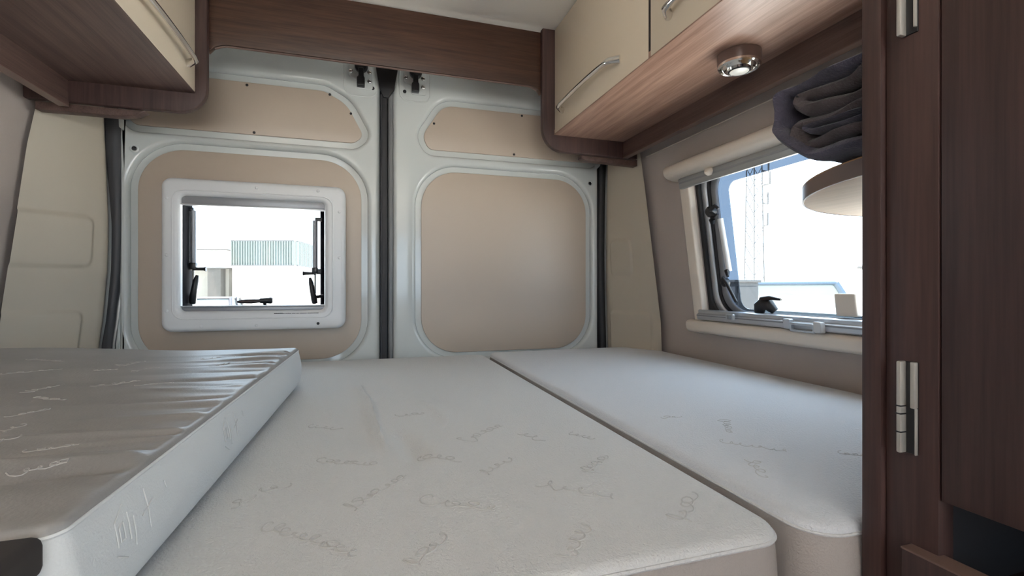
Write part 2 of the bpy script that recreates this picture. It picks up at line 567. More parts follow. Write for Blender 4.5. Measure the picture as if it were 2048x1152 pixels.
def plug(d, x, z):
    o = lathe('plug_hole', [(.0125, 0), (.0125, .001), (.009, .0022), (.0065, .0005), (.0058, -.004)], 'paint', d, 20, lambda a, b, c: (x + a, 1.650 - c, z + b))
    lathe('plug', [(.0057, 0), (.0057, .0012), (.004, .0018)], 'black', o, 14, lambda a, b, c: (x + a, 1.6495 - c, z + b))
plug(door1, -.641, .402)
plug(door2, .823, .394)

def latch(d, x, z, s):
    """black top catch with round cap, stem and block on a small steel plate"""
    L = shape('latch', [fillet([(x - .040, z - .012), (x - .014, z - .018), (x - .016, z - .050), (x + .036, z - .050), (x + .036, z + .026), (x - .040, z + .026)], .008)], .004, .0012, fy(1.646), 'paint', d)
    shape('catch_body', [fillet([(x - .009, z + .012), (x - .009, z - .014), (x - .014, z - .020), (x - .014, z - .047), (x + .011, z - .047), (x + .011, z - .020), (x + .008, z - .014), (x + .008, z + .012)], .003)], .022, .003, fy(1.625), 'black', L)
    lathe('catch_cap', [(.021, 0), (.021, .012), (.017, .017), (.006, .018)], 'black', L, 24, lambda a, b, c: (x + a, 1.646 - c, z + .022 + b))
    for (px, pz) in ((-.033, .003), (.026, .006), (.026, -.024)):
        screw((x + px, 1.6455, z + pz), .0075, 'chrome', L, h=.005)
    lathe('bolt_hole', [(.006, 0), (.006, .001), (.004, .0012)], 'black', d, 14, lambda a, b, c: (x + s * .036 + a, 1.6495 - c, z - .043 + b))
    shape('latch_recess_rim', [rrect(x - .055, x + .052, z - .075, z + .07, .03), rrect(x - .051, x + .048, z - .071, z + .066, .027)], .003, .0012, fy(1.6485), 'paint', d)
latch(door1, -.010, .702, 1)
latch(door2, .166, .704, -1)

# centre joint: rubber seal on the left leaf, grey flange on the right leaf
s1 = shape('centre_seal', [rrect(.052, .0745, -1.04, .78, .004)], .03, .004, fy(1.646), 'rubber', door1)
box('seal_lip', (.0505, .0545), (1.640, 1.655), (-1.0, .64), 'seal', s1, .0012)
box('joint_light_block', (.040, .102), (1.683, 1.690), (-1.04, .79), 'matte_black', door1)  # added plate, stops sky light leaking through the centre joint
s2 = shape('closing_flange', [rrect(.076, .0915, -1.04, .78, .004)], .02, .004, fy(1.654), 'flange', door2)
box('flange_rib', (.080, .084), (1.6495, 1.656), (-1.0, .62), 'flange', s2, .0012)
shape('seal_end_cap', [fillet([(.048, .66), (.06, .63), (.076, .63), (.096, .66), (.118, .79), (.025, .79)], [.01, .004, .004, .01, 0, 0])], .014, .003, fy(1.641), 'black', door1)

# ------------------------------------------------------------------ rear window in the left door
win1 = thing('window_1', (-.31, 1.64, -.135), 'small hinged window in a white plastic frame on the rear door', None, kind='structure')
FO = rrect(-.557, -.058, -.132, .315, .028)
FI = rrect(-.508, -.121, -.072, .264, .012)
fr = shape('window_frame', [FO, FI], .066, .014, fy(1.594), 'white_pl', win1, res=4)
shape('reveal_liner', [grow(FI, .012), grow(FI, -.0015)], .078, .001, fy(1.614), 'matte_black', win1)
shape('frame_bead', [rrect(-.530, -.094, -.097, .281, .032), rrect(-.5265, -.0975, -.0935, .2775, .029)], .004, .0015, fy(1.5925), 'white_pl', fr)
for (px, pz) in ((-.455, -.117), (-.31, -.117), (-.541, .255), (-.541, .09), (-.541, -.07), (-.31, .297), (-.138, .297), (-.076, .235), (-.076, .09)):
    screw((px, 1.5942, pz), .0045, 'white_pl', fr, name='screw_cap')
screw((-.138, 1.5942, -.115), .0045, 'black', fr, name='screw_hole')
# the warning line printed under the opening: too small to read
bm = bmesh.new()
x = -.262
rr_ = random.Random(3)
for k in range(34):
    wd = rr_.uniform(.001, .0045) if k > 4 else .0045
    if k > 4 and rr_.random() < .2: x += .0018
    for q in ((x, -.0832), (x + wd, -.0832), (x + wd, -.0804 if k < 5 else -.0812), (x, -.0804 if k < 5 else -.0812)):
        bm.verts.new((q[0], 1.5928, q[1]))
    bm.verts.ensure_lookup_table()
    bm.faces.new(bm.verts[-4:])
    x += wd + .0004
    if x > -.138: break
tag(from_bm('fine_print', bm, 'seal', fr), 'thin line of small dark print', kind='stuff')
# blind rails top and bottom
r_ = box('blind_rail', (-.512, -.117), (1.606, 1.640), (.240, .268), 'rail', win1, .004)
box('rail_lip', (-.511, -.118), (1.602, 1.612), (.2375, .2420), 'alu', r_, .001)
r_ = box('blind_rail', (-.512, -.117), (1.606, 1.640), (-.077, -.060), 'rail', win1, .004)
box('rail_lip', (-.511, -.118), (1.602, 1.612), (-.0605, -.0565), 'alu', r_, .001)
# outer hinged sash
sash = shape('sash_frame', [rrect(-.60, -.06, -.14, .34, .03), rrect(-.513, -.140, -.078, .285, .022)], .030, .006, fy(1.690), 'matte_black', win1, res=3)
shape('pane', [rrect(-.56, -.10, -.11, .31, .02)], .004, .0008, fy(1.718), 'pane', win1)

def stay_rear(x, sx, zt, zb, kx, zl):
    """telescopic stay: two brackets, grey rod, locking knob, dark lever"""
    box('stay_bracket', (min(x, x - sx * .022), max(x, x - sx * .022)), (1.664, 1.680), (zt - .006, zt + .006), 'black', win1, .002)
    st = tube('stay_rod', [(x, 1.668, zt - .004), (x, 1.668, zb)], .0080, 'rail', win1)
    tube('stay_inner_rod', [(x, 1.668, zb), (x, 1.668, zb - .075)], .0032, 'satin', st)
    box('stay_clamp', (x - .009, x + .009), (1.656, 1.680), (zb - .010, zb + .010), 'black', st, .003)
    tube('locking_knob', [(x, 1.664, zb - .008), (x + sx * .014, 1.662, zb - .009), (x + sx * .030, 1.660, zb - .009), (x + sx * .036, 1.660, zb - .009)], [.0055, .005, .0058, .0078], 'black', st)
    box('stay_clamp', (min(x, x - sx * .022), max(x, x - sx * .022)), (1.660, 1.682), (zb - .012, zb + .006), 'black', st, .003)
    a, b = zl
    tube('latch_lever', [(x + sx * .014, 1.655, a), (x + sx * .011, 1.653, a - .015), (x + sx * .007, 1.652, (a + b) / 2), (x + sx * .002, 1.656, b + .012), (x, 1.662, b)], [.004, .0075, .0085, .010, .009], 'black', win1)
    tube('latch_pivot', [(x - sx * .022, 1.685, b + .022), (x + sx * .002, 1.660, b + .018)], .0055, 'black', win1)
stay_rear(-.4965, 1, .234, .062, 0, (.034, -.050))
stay_rear(-.1535, -1, .218, .051, 0, (.028, -.053))
h_ = tube('window_handle', [(-.375, 1.655, -.0475), (-.362, 1.653, -.0465), (-.335, 1.652, -.046), (-.315, 1.653, -.045), (-.300, 1.656, -.0445)], [.003, .0062, .0075, .0062, .006], 'brown_pl', win1)
tube('handle_hub', [(-.312, 1.656, -.0445), (-.280, 1.656, -.0440), (-.276, 1.656, -.0440)], [.008, .0105, .007], 'black', h_)
tube('handle_pivot', [(-.302, 1.665, -.046), (-.302, 1.69, -.072)], .006, 'black', h_)

# ------------------------------------------------------------------ side window
win2 = thing('window_2', (1.03, .83, -.16), 'large side window with cream frame, roller blind case and silver rail', None, kind='structure')
def wshape(name, loops, depth, bevel, d0, m, parent, res=2):
    return shape(name, loops, depth, bevel, lambda a, b, c: WP(a, b, d0 - c), m, parent, res)
S0, S1 = .37, 1.278
wshape('window_frame', [rrect(S0, S1, -.135, .365, .006), rrect(S0 + .045, 1.236, -.105, .335, .006)], .030, .005, .022, 'cream_pl', win2)
def wprof(name, prof, s0, s1, m, parent, cap=True, n=2):
    """a profile (d, z) swept along the van"""
    bm = bmesh.new()
    rows = [[bm.verts.new(WP(s0 + (s1 - s0) * k / (n - 1), z, d)) for d, z in prof] for k in range(n)]
    for A, B in zip(rows, rows[1:]):
        for k in range(len(prof)):
            bm.faces.new((A[k], A[(k + 1) % len(prof)], B[(k + 1) % len(prof)], B[k]))
    bm.faces.new(rows[0][::-1]); bm.faces.new(rows[-1])
    bmesh.ops.recalc_face_normals(bm, faces=bm.faces)
    caps = [e for e in bm.edges if any(len(f.verts) > 4 for f in e.link_faces)]
    bmesh.ops.bevel(bm, geom=caps, offset=.004, segments=2, affect='EDGES', profile=.5)
    return from_bm(name, bm, m, parent, smooth=True, ang=35)
def halfround(d0, d1, z0, z1, n=12, p=.8):
    """rounded profile from the wall out to d1"""
    pr_ = [(d0, z0)]
    for k in range(n + 1):
        a = -math.pi / 2 + math.pi * k / n
        c_, s_ = math.cos(a), math.sin(a)
        pr_.append((d0 + (d1 - d0) * abs(c_) ** p, (z0 + z1) / 2 + (z1 - z0) / 2 * (abs(s_) ** p) * (1 if s_ > 0 else -1)))
    pr_.append((d0, z1))
    return pr_
wprof('blind_case', halfround(.0, .062, .332, .385, 14, .75), S0 - .02, 1.298, 'cream_pl', win2)
wprof('blind_sill', halfround(.0, .040, -.147, -.104, 14, .6), S0 - .02, 1.302, 'cream_pl', win2)
ra = wprof('upper_rail', [(.027, .302), (.034, .302), (.036, .305), (.036, .330), (.034, .333), (.027, .333)], S0 + .02, 1.262, 'rail2', win2)
wprof('rail_groove', [(.035, .3165), (.0368, .3165), (.0368, .3215), (.035, .3215)], S0 + .02, 1.258, 'rail', ra)
tube('blind_end_knob', [WP(1.118, .326, .034), WP(1.118, .322, .046), WP(1.118, .318, .050)], [.012, .011, .006], 'cream_pl', win2)
rb = wprof('lower_rail', [(.0, -.103), (.030, -.103), (.033, -.100), (.033, -.086), (.026, -.082), (.026, -.074), (.022, -.072), (.0, -.072)], S0 + .02, 1.252, 'alu', win2)
wprof('rail_groove', [(.032, -.091), (.0336, -.091), (.0336, -.088), (.032, -.088)], S0 + .02, 1.250, 'rail', rb)
for (sa, sb) in ((1.118, 1.088),):
    c_ = wshape('blind_catch', [rrect(sb, sa, -.095, -.078, .003)], .008, .002, .040, 'alu', rb)
    wshape('catch_button', [rrect(sb + .008, sa - .008, -.093, -.080, .002)], .004, .001, .0425, 'rail', c_)
# pull handle on the rail
hp = wshape('blind_pull', [rrect(.897, .916, -.103, -.078, .003)], .016, .003, .048, 'alu', rb)
wshape('pull_end', [rrect(.815, .834, -.106, -.080, .004)], .016, .003, .048, 'white_pl', hp)
wshape('pull_bar', [rrect(.832, .900, -.108, -.086, .005), rrect(.838, .894, -.103, -.092, .003)], .008, .002, .047, 'alu', hp)
# hinged sash: nested rubber and metal rims, rounded corners
def rim(a): return rrect(S0 + .048 + a, 1.234 - a, -.103 + a * .55, .378 - a * .55, .075 - a * .1, 10)
r0 = wshape('rubber_rim', [rrect(S0 + .02, 1.262, -.13, .36, .01), rim(.012)], .020, .004, -.004, 'rubber', win2)
wshape('metal_rim', [rim(.008), rim(.030)], .016, .005, -.014, 'alu', r0)
wshape('inner_rubber_rim', [rim(.027), rim(.038)], .014, .004, -.020, 'rubber', r0)
wshape('sash_rim', [rim(.036), rim(.058)], .012, .004, -.026, 'rail', win2, 3)
PC = rrect(S0 + .16, 1.134, -.065, .302, .03, 8)
wshape('tinted_pane_edge', [rim(.052), PC], .004, .001, -.034, 'tint', win2)
wshape('pane', [grow(PC, -.0004)], .004, .001, -.034, 'pane', win2)
# stay with brackets
st = tube('stay_rod', [WP(1.158, .20, -.016), WP(1.150, .045, -.020)], .0085, 'white_pl', win2)
b_ = lathe('stay_bracket', [(.016, 0), (.016, .016), (.010, .022)], 'black', win2, 14, lambda a, b, c: WP(1.178 + a, .222 + b, -.012 + c))
tube('bracket_claw', [WP(1.172, .226, .004), WP(1.152, .236, .002), WP(1.142, .226, .0)], [.007, .006, .004], 'black', b_)
tube('bracket_claw', [WP(1.172, .218, .004), WP(1.155, .206, .002), WP(1.147, .212, .0)], [.007, .006, .004], 'black', b_)
tube('bracket_foot', [WP(1.180, .20, -.006), WP(1.184, .188, -.010)], [.010, .006], 'black', b_)
b_ = lathe('latch_body', [(.014, 0), (.014, .012), (.009, .018)], 'black', win2, 14, lambda a, b, c: WP(1.158 + a, .012 + b, -.014 + c))
tube('latch_lever', [WP(1.158, .010, .002), WP(1.150, .024, .004), WP(1.136, .008, .006), WP(1.105, -.044, .008)], [.006, .0065, .005, .0042], 'black', b_)
tube('stay_foot', [WP(1.152, .046, -.014), WP(1.140, .030, -.004)], [.008, .004], 'black', b_)
# handle at the foot of the pane
hh = tube('sash_handle', [WP(1.000, -.066, -.020), WP(1.012, -.050, -.014), WP(1.026, -.046, -.012), WP(1.042, -.054, -.014), WP(1.052, -.070, -.018)], [.010, .016, .018, .017, .013], 'black', win2)
tube('handle_lug', [WP(1.030, -.036, -.010), WP(1.000, -.030, -.006), WP(.962, -.034, -.004)], [.009, .006, .003], 'black', hh)
ck = wshape('sash_catch', [rrect(.776, .826, -.068, -.016, .004)], .018, .004, -.014, 'cream_pl', win2)

# ------------------------------------------------------------------ overhead cabinets and beam
def bar_handle(parent, x, sx, y0, y1, z, m='chrome'):
    """bowed bar handle along the van, flat pads at the ends"""
    pts, rad = [], []
    n = 18
    for k in range(n + 1):
        t = k / n
        e = min(t, 1 - t)
        off = .024 * smooth01(e / .07)
        pts.append((x + sx * (off + .002), y0 + (y1 - y0) * t, z + .006 * math.sin(math.pi * t)))
        rad.append(.0062 + .004 * (1 - smooth01(e / .10)))
    h = tube('handle', pts, rad, m, parent, n=12)
    return h

# right-hand cabinet
cr = thing('overhead_cabinet', (.72, .9, .44), 'cream fronted overhead cabinet with walnut underside, above the side window', 'cabinet', 'overhead cabinets along the side walls')
box('underside', (.594, .862), (.342, 1.452), (.497, .513), 'wood_y_lit', cr)
box('valance', (.850, .868), (.342, 1.452), (.443, .497), 'wood_dark', cr)
box('valance_edge', (.8495, .8685), (.342, 1.452), (.4415, .4435), 'edge', cr)
box('carcass_top', (.62, .80), (.342, 1.45), (.826, .842), 'wood_y_lit', cr)
box('carcass_back', (.825, .84), (.342, 1.45), (.513, .70), 'wood_y_lit', cr)
for (a, b) in ((.907, 1.444), (.344, .899)):
    dd = box('cabinet_door', (.5935, .6115), (a, b), (.4995, .838), 'cream', cr, .0015)
    y0 = b - .068
    bar_handle(dd, .5935, -1, y0, y0 - .352, .551)
box('gap_shade_strip', (.5942, .620), (.8988, .9072), (.4985, .838), 'gap_shade', cr)  # dark filler strip, nearly flush, painted in for the shade between the doors
EP = fillet([(.553, .842), (.553, .445), (.905, .441), (.905, .60), (.835, .72), (.70, .842)], [.004, .075, .004, .02, .02, .004])
shape('end_panel', [EP], .020, .003, fy(1.450), 'wood_z', cr)
shape('ledge', [[(.70, .4445), (.70, .434), (.72, .428), (.915, .423), (.915, .4445)]], .03, .002, fy(1.466), 'wood_dark', cr)

# left-hand cabinet
cl = thing('overhead_cabinet', (-.60, .9, .445), 'cream fronted overhead cabinet with dark underside, above the stacked loose cushion', 'cabinet', 'overhead cabinets along the side walls')
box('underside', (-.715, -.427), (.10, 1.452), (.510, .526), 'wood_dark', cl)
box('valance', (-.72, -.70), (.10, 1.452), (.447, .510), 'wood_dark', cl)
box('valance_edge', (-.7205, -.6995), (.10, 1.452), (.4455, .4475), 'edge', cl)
box('carcass_top', (-.62, -.45), (.10, 1.45), (.826, .842), 'wood_y_lit', cl)
box('carcass_back', (-.69, -.675), (.10, 1.45), (.526, .70), 'wood_y_lit', cl)
for (a, b) in ((.886, 1.444), (.302, .880)):
    dd = box('cabinet_door', (-.444, -.426), (a, b), (.5125, .838), 'cream', cl, .0015)
    bar_handle(dd, -.426, 1, b - .060, b - .412, .561)
EPL = fillet([(-.400, .842), (-.400, .458), (-.79, .458), (-.79, .56), (-.69, .72), (-.57, .842)], [.004, .070, .004, .02, .02, .004])
shape('end_panel', [EPL], .020, .003, fy(1.450), 'wood_z', cl)
shape('ledge', [[(-.545, .4575), (-.565, .444), (-.60, .438), (-.775, .438), (-.775, .4575)]], .03, .002, fy(1.466), 'wood_dark', cl)

# cross beam above the doors
BM = [(-.403, .838), (-.403, .634), (-.390, .649), (-.370, .657)] + [(-.36 + .87 * k / 10, .659) for k in range(11)] + [(.525, .657), (.544, .649), (.556, .634), (.556, .838)]
tb = thing('cross_beam', (.08, 1.47, .63), 'long walnut board spanning between the overhead cabinets above the rear doors', 'beam')
shape('board', [BM[::-1]], .018, .002, fy(1.471), 'wood_x', tb)
tube('edge_band', [(p[0], 1.480, p[1] + .001) for p in BM[2:-2]], .0045, 'edge', tb, n=8)

# ceiling-mounted spot under the right-hand cabinet
sp = thing('spotlight', (.765, .828, .466), 'round chrome spotlight with white lens under the cream overhead cabinet', 'light')
SPF = lambda a, b, c: (.765 + a, .828 + b, .4965 - c)
lathe('housing', [(.0435, 0), (.0435, .020), (.0415, .024)], 'edge', sp, 40, SPF)
rf = lathe('reflector', [(.0425, .022), (.0425, .027), (.040, .030), (.037, .028), (.0365, .024), (.033, .030), (.030, .0335), (.028, .030), (.0275, .026), (.024, .033), (.0225, .036), (.021, .034), (.020, .030)], 'chrome', sp, 40, SPF)
lathe('lens_ring', [(.0212, .030), (.0212, .0365), (.0195, .0375)], 'black', rf, 32, SPF)
lathe('lens', [(.0190, .033), (.0190, .0376), (.013, .0392), (.004, .0398)], 'lens', sp, 32, SPF)

# ------------------------------------------------------------------ wardrobe on the right
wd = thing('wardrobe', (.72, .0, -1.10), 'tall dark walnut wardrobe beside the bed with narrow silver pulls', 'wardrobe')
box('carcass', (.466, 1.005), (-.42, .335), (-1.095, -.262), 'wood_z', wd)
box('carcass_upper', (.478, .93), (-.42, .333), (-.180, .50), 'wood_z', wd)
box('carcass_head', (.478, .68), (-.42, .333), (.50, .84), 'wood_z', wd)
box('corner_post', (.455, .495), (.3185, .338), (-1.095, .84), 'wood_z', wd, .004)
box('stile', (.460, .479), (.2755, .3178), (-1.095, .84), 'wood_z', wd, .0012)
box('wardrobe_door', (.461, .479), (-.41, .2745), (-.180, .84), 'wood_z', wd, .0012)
cb = box('cubby', (.90, .92), (-.41, .281), (-.262, -.18), 'cubby', wd)
box('cubby_side', (.466, .92), (.279, .333), (-.262, -.18), 'cubby', cb)
box('cubby_box', (.62, .90), (.14, .225), (-.262, -.215), 'cubby', cb)
df = box('drawer_front', (.447, .466), (-.41, .296), (-.72, -.2275), 'wood_z', wd, .001)
box('edge_band', (.4465, .4665), (-.41, .2962), (-.2278, -.2262), 'edge', df)
def pull(z0, z1, key=False):
    p = box('pull', (.4585, .4615), (.2905, .3035), (z0, z1), 'black', wd, .0008)
    box('pull_bar', (.4515, .4595), (.2995, .3035), (z0, z1), 'satin', p, .0012)
    if key:
        box('pull_plate', (.4555, .4600), (.2906, .2948), (z0 + (z1 - z0) * .50, z1), 'satin', p, .0008)
        box('pull_plate', (.4565, .4600), (.2906, .2918), (z0, z0 + (z1 - z0) * .5), 'satin', p, .0004)
        for k in (.22, .42, .505):
            box('pull_notch', (.4513, .4593), (.2993, .3037), (z0 + (z1 - z0) * k, z0 + (z1 - z0) * k + .0012), 'black', p)
    else:
        box('pull_plate', (.4560, .4600), (.2908, .2925), (z0 + .004, z1), 'satin', p, .0004)
pull(-.147, -.066, True)
pull(.222, .310)

# guessed dark unit, added to shade the near end of the loose cushion
lu = thing('added_shade_unit', (-.52, -.05, -1.10), 'added dark low unit that shades the near end of the loose cushion', 'furniture')
box('unit_body', (-.87, -.190), (-.55, .332), (-1.095, -.165), 'wood_dark', lu, .004)
box('unit_top', (-.875, -.1745), (-.56, .3415), (-.165, -.1415), 'shade_top', lu, .006, 3)
box('unit_door', (-.190, -.186), (-.53, .32), (-.80, -.19), 'wood_dark', lu, .001)

# rounded shelf on the back of the wardrobe
def arc(cx, cy, r, a0, a1, n):
    return [(cx + r * math.cos(math.radians(a0 + (a1 - a0) * k / n)), cy + r * math.sin(math.radians(a0 + (a1 - a0) * k / n))) for k in range(n + 1)]
shp = [(.955, .34)] + [(.955, .52)] + arc(.79, .315, .285, 50, 175, 30) + [(.505, .34)]
sh = thing('corner_shelf', (.75, .45, .118), 'half-round pale wooden shelf fixed behind the wardrobe', 'shelf')
shape('shelf_board', [shp], .020, .0015, fz(.140, -1), 'wood_light', sh)
bm = bmesh.new()
pts = arc(.79, .315, .2862, 50, 172, 40)
A = [bm.verts.new((x, y, .1195)) for x, y in pts]; B = [bm.verts.new((x, y, .1385)) for x, y in pts]
pts2 = arc(.79, .315, .2842, 50, 172, 40)
C_ = [bm.verts.new((x, y, .1195)) for x, y in pts2]; D_ = [bm.verts.new((x, y, .1385)) for x, y in pts2]
for k in range(len(A) - 1):
    for P_, Q_ in ((A, B), (B, D_), (D_, C_), (C_, A)):
        bm.faces.new((P_[k], P_[k + 1], Q_[k + 1], Q_[k]))
from_bm('edge_band', bm, 'edge', sh, smooth=True)

# folded blanket on the shelf: nested folds, the ends face the room
bl = thing('folded_blanket', (.6, .41, .142), 'dark navy and brown blanket folded up on the half-round shelf', 'blanket')
def fold(name, y_in, y_out, z0, z1, th, x0, x1, m, seed, top_len=1.0, slant=0.0):
    """one U-shaped layer, open towards the wardrobe, closed at y_out"""
    H_ = z1 - z0
    key = fillet([(y_in, z0), (y_out - H_ * .55, z0), (y_out, z0 + H_ * .48), (y_out - H_ * .10, z1 - H_ * .03), (y_in, z1)], [0, H_ * .25, H_ * .22, H_ * .13, 0], 5)
    cen = []
    for a, b in zip(key, key[1:]):
        n1 = max(1, int((Vector(b) - Vector(a)).length / .008))
        for k in range(n1): cen.append((a[0] + (b[0] - a[0]) * k / n1, a[1] + (b[1] - a[1]) * k / n1))
    cen.append(key[-1])
    nx = 26
    bm = bmesh.new()
    front, backr = [], []
    rows = []
    for i in range(nx):
        t = i / (nx - 1)
        # rounded near end: thickness shrinks at the first rows
        kk = min(1, math.sqrt(max(0, 1 - (1 - min(1, t / .10)) ** 2)) + .02)
        x = x0 + (x1 - x0) * t
        ring_o, ring_i = [], []
        for j, (y, z) in enumerate(cen):
            a = Vector(cen[max(j - 1, 0)]); b = Vector(cen[min(j + 1, len(cen) - 1)])
            tn = (b - a).normalized()
            nn = Vector((tn.y, -tn.x))
            wob = .0065 * noise.noise(Vector((x * 14 + seed, y * 18, z * 22))) + .002 * noise.noise(Vector((x * 50, y * 40 + seed, z * 50)))
            xo = .016 * noise.noise(Vector((seed * 3.1, y * 16, z * 26)))
            y2 = y; z2 = z + slant * (y_out - y) + wob
            ring_o.append(bm.verts.new((x + xo, y2 + nn.x * th / 2 * kk + wob, z2 + nn.y * th / 2 * kk)))
            ring_i.append(bm.verts.new((x + xo, y2 - nn.x * th / 2 * kk + wob, z2 - nn.y * th / 2 * kk)))
        rows.append(ring_o + ring_i[::-1])
    L = len(rows[0])
    for A, B in zip(rows, rows[1:]):
        for k in range(L): bm.faces.new((A[k], A[(k + 1) % L], B[(k + 1) % L], B[k]))
    H = L // 2
    for R in (rows[0], rows[-1]):
        for k in range(H - 1): bm.faces.new((R[k], R[k + 1], R[L - 2 - k], R[L - 1 - k]))
    return from_bm(name, bm, m, bl, smooth=True, ang=70)
fold('outer_fold', .342, .468, .150, .238, .014, .482, .72, 'navy', 1.3)
fold('inner_fold', .342, .446, .166, .192, .015, .490, .72, 'brown', 4.1)
fold('inner_fold', .342, .436, .206, .224, .015, .484, .72, 'brown', 7.7)
fold('inner_fold', .342, .418, .176, .183, .007, .482, .72, 'navy', 9.2)

# ------------------------------------------------------------------ bed and cushions
bb = thing('bed_platform', (.06, 1.0, -1.10), 'walnut platform under the bed cushions', 'bed')
box('platform', (-.87, 1.02), (.365, 1.62), (-.375, -.350), 'wood_dark', bb)
box('front_board', (-.87, .45), (.372, .392), (-1.098, -.375), 'wood_dark', bb)
box('rear_board', (-.66, .82), (1.56, 1.58), (-1.098, -.375), 'wood_dark', bb)

def axis_pts(a, b, r, n_edge, n_mid):
    out = [a + r * (1 - math.cos(math.pi / 2 * k / n_edge)) for k in range(n_edge)]
    out += [a + r + (b - a - 2 * r) * k / n_mid for k in range(n_mid + 1)]
    out += [b - (a2 - a) for a2 in out[:n_edge][::-1]]
    return out

def cushion(label, name_loc, rect, zt, zb, rc, re, hfun, nx, ny, m_top, m_side, piping, group, side_bulge=.003, rot=None, m_pipe=None):
    """rounded block: top cover with wrinkles, side band, piping along the seam"""
    x0, x1, y0, y1 = rect
    th = thing('bed_cushion', name_loc, label, 'cushion', group)
    xs, ys = axis_pts(x0, x1, rc, 6, nx), axis_pts(y0, y1, rc, 6, ny)
    bm = bmesh.new()
    def place(x, y):
        px = 0 if x0 + rc <= x <= x1 - rc else ((x - (x1 - rc)) / rc if x > x1 - rc else (x - (x0 + rc)) / rc)
        py = 0 if y0 + rc <= y <= y1 - rc else ((y - (y1 - rc)) / rc if y > y1 - rc else (y - (y0 + rc)) / rc)
        qx, qy = px * math.sqrt(max(0, 1 - py * py / 2)), py * math.sqrt(max(0, 1 - px * px / 2))
        X_ = x if px == 0 else ((x1 - rc if px > 0 else x0 + rc) + qx * rc)
        Y_ = y if py == 0 else ((y1 - rc if py > 0 else y0 + rc) + qy * rc)
        e = rc * (1 - min(1, math.hypot(qx, qy))) if (px or py) else rc
        return X_, Y_, e
    V = []
    for x in xs:
        row = []
        for y in ys:
            X_, Y_, e = place(x, y)
            d = 0
            if e < re:
                d = re - math.sqrt(max(0, re * re - (re - e) ** 2))
            row.append(bm.verts.new((X_, Y_, zt - d + hfun(X_, Y_) * smooth01(e / rc))))
        V.append(row)
    for i in range(len(xs) - 1):
        for j in range(len(ys) - 1):
            bm.faces.new((V[i][j], V[i + 1][j], V[i + 1][j + 1], V[i][j + 1]))
    loop = [v.co.copy() for v in [r[0] for r in V]] + [v.co.copy() for v in V[-1][1:]] + [r[-1].co.copy() for r in V[::-1][1:]] + [v.co.copy() for v in V[0][::-1][1:-1]]
    top = from_bm('top_cover', bm, m_top, th, smooth=True, ang=80)
    bm = bmesh.new()
    N = len(loop)
    rows = []
    for k in range(9):
        t = k / 8
        row = []
        for i, p in enumerate(loop):
            a, b = loop[i - 1], loop[(i + 1) % N]
            tn = (b - a); tn.z = 0
            tn.normalize()
            nn = Vector((tn.y, -tn.x, 0))
            bulge = side_bulge * math.sin(math.pi * min(1, t * 1.0)) - .006 * smooth01((t - .85) / .15)
            z = p.z + (zb - p.z) * t
            row.append(bm.verts.new((p.x + nn.x * bulge, p.y + nn.y * bulge, z)))
        rows.append(row)
    for A, B in zip(rows, rows[1:]):
        for i in range(N): bm.faces.new((A[i], A[(i + 1) % N], B[(i + 1) % N], B[i]))
    bm.faces.new(rows[-1])
    from_bm('side_band', bm, m_side, th, smooth=True, ang=80)
    if piping:
        tube('piping', [p + Vector((0, 0, -.0005)) for p in loop], piping, m_pipe or m_side, th, n=6, closed=True)
    return th

def ridge(x, y, pts, wid, amp):
    """a soft crease along a polyline"""
    best = 9
    tt = 0
    L = len(pts) - 1
    for k in range(L):
        a, b = Vector(pts[k]), Vector(pts[k + 1])
        ab = b - a
        t = max(0, min(1, (Vector((x, y)) - a).dot(ab) / ab.length_squared))
        d = (a + ab * t - Vector((x, y))).length
        if d < best: best, tt = d, (k + t) / L
    return amp * math.exp(-(best / wid) ** 2) * smooth01(tt / .2) * smooth01((1 - tt) / .2)

CR1 = [(-.012, 1.22), (-.006, 1.12), (.012, 1.0), (.018, .88), (.025, .76), (.033, .67)]
CR2 = [(.055, .80), (.062, .72), (.075, .64)]
CR3 = [(.11, 1.02), (.135, .90), (.14, .80)]
def h_mid(x, y):
    h = .0016 * noise.noise(Vector((x * 3.2, y * 2.4, 1.7))) + .0008 * noise.noise(Vector((x * 9, y * 6, 4)))
    if abs(x) < .3 and .5 < y < 1.3:
        h += ridge(x, y, CR1, .0048, .0078) + ridge(x, y, CR2, .016, -.0085) + ridge(x, y, CR3, .012, .0035)
        h += ridge(x, y, [(-.16, .74), (-.15, .66), (-.15, .60)], .02, -.002)
    return h
def h_right(x, y):
    return .004 * math.sin(math.pi * min(1, max(0, (x - .4) / .6))) + .0018 * noise.noise(Vector((x * 3.5, y * 2.6, 7.7)))
mid = cushion('wide cream knitted bed cushion filling the middle of the bed, creased', (-.24, .97, -.35), (-.872, .391, .358, 1.612), -.235, -.348, .032, .008, h_mid, 300, 320, 'knit', 'cotton_b', .0022, 'cushions of the bed', m_pipe='knit')
rgt = cushion('narrow knitted bed cushion with sky-tinted cover under the large side window', (.70, .95, -.35), (.409, 1.016, .342, 1.605), -.229, -.348, .038, .010, h_right, 90, 150, 'knit_sky', 'cotton_b', .0018, 'cushions of the bed', m_pipe='knit')

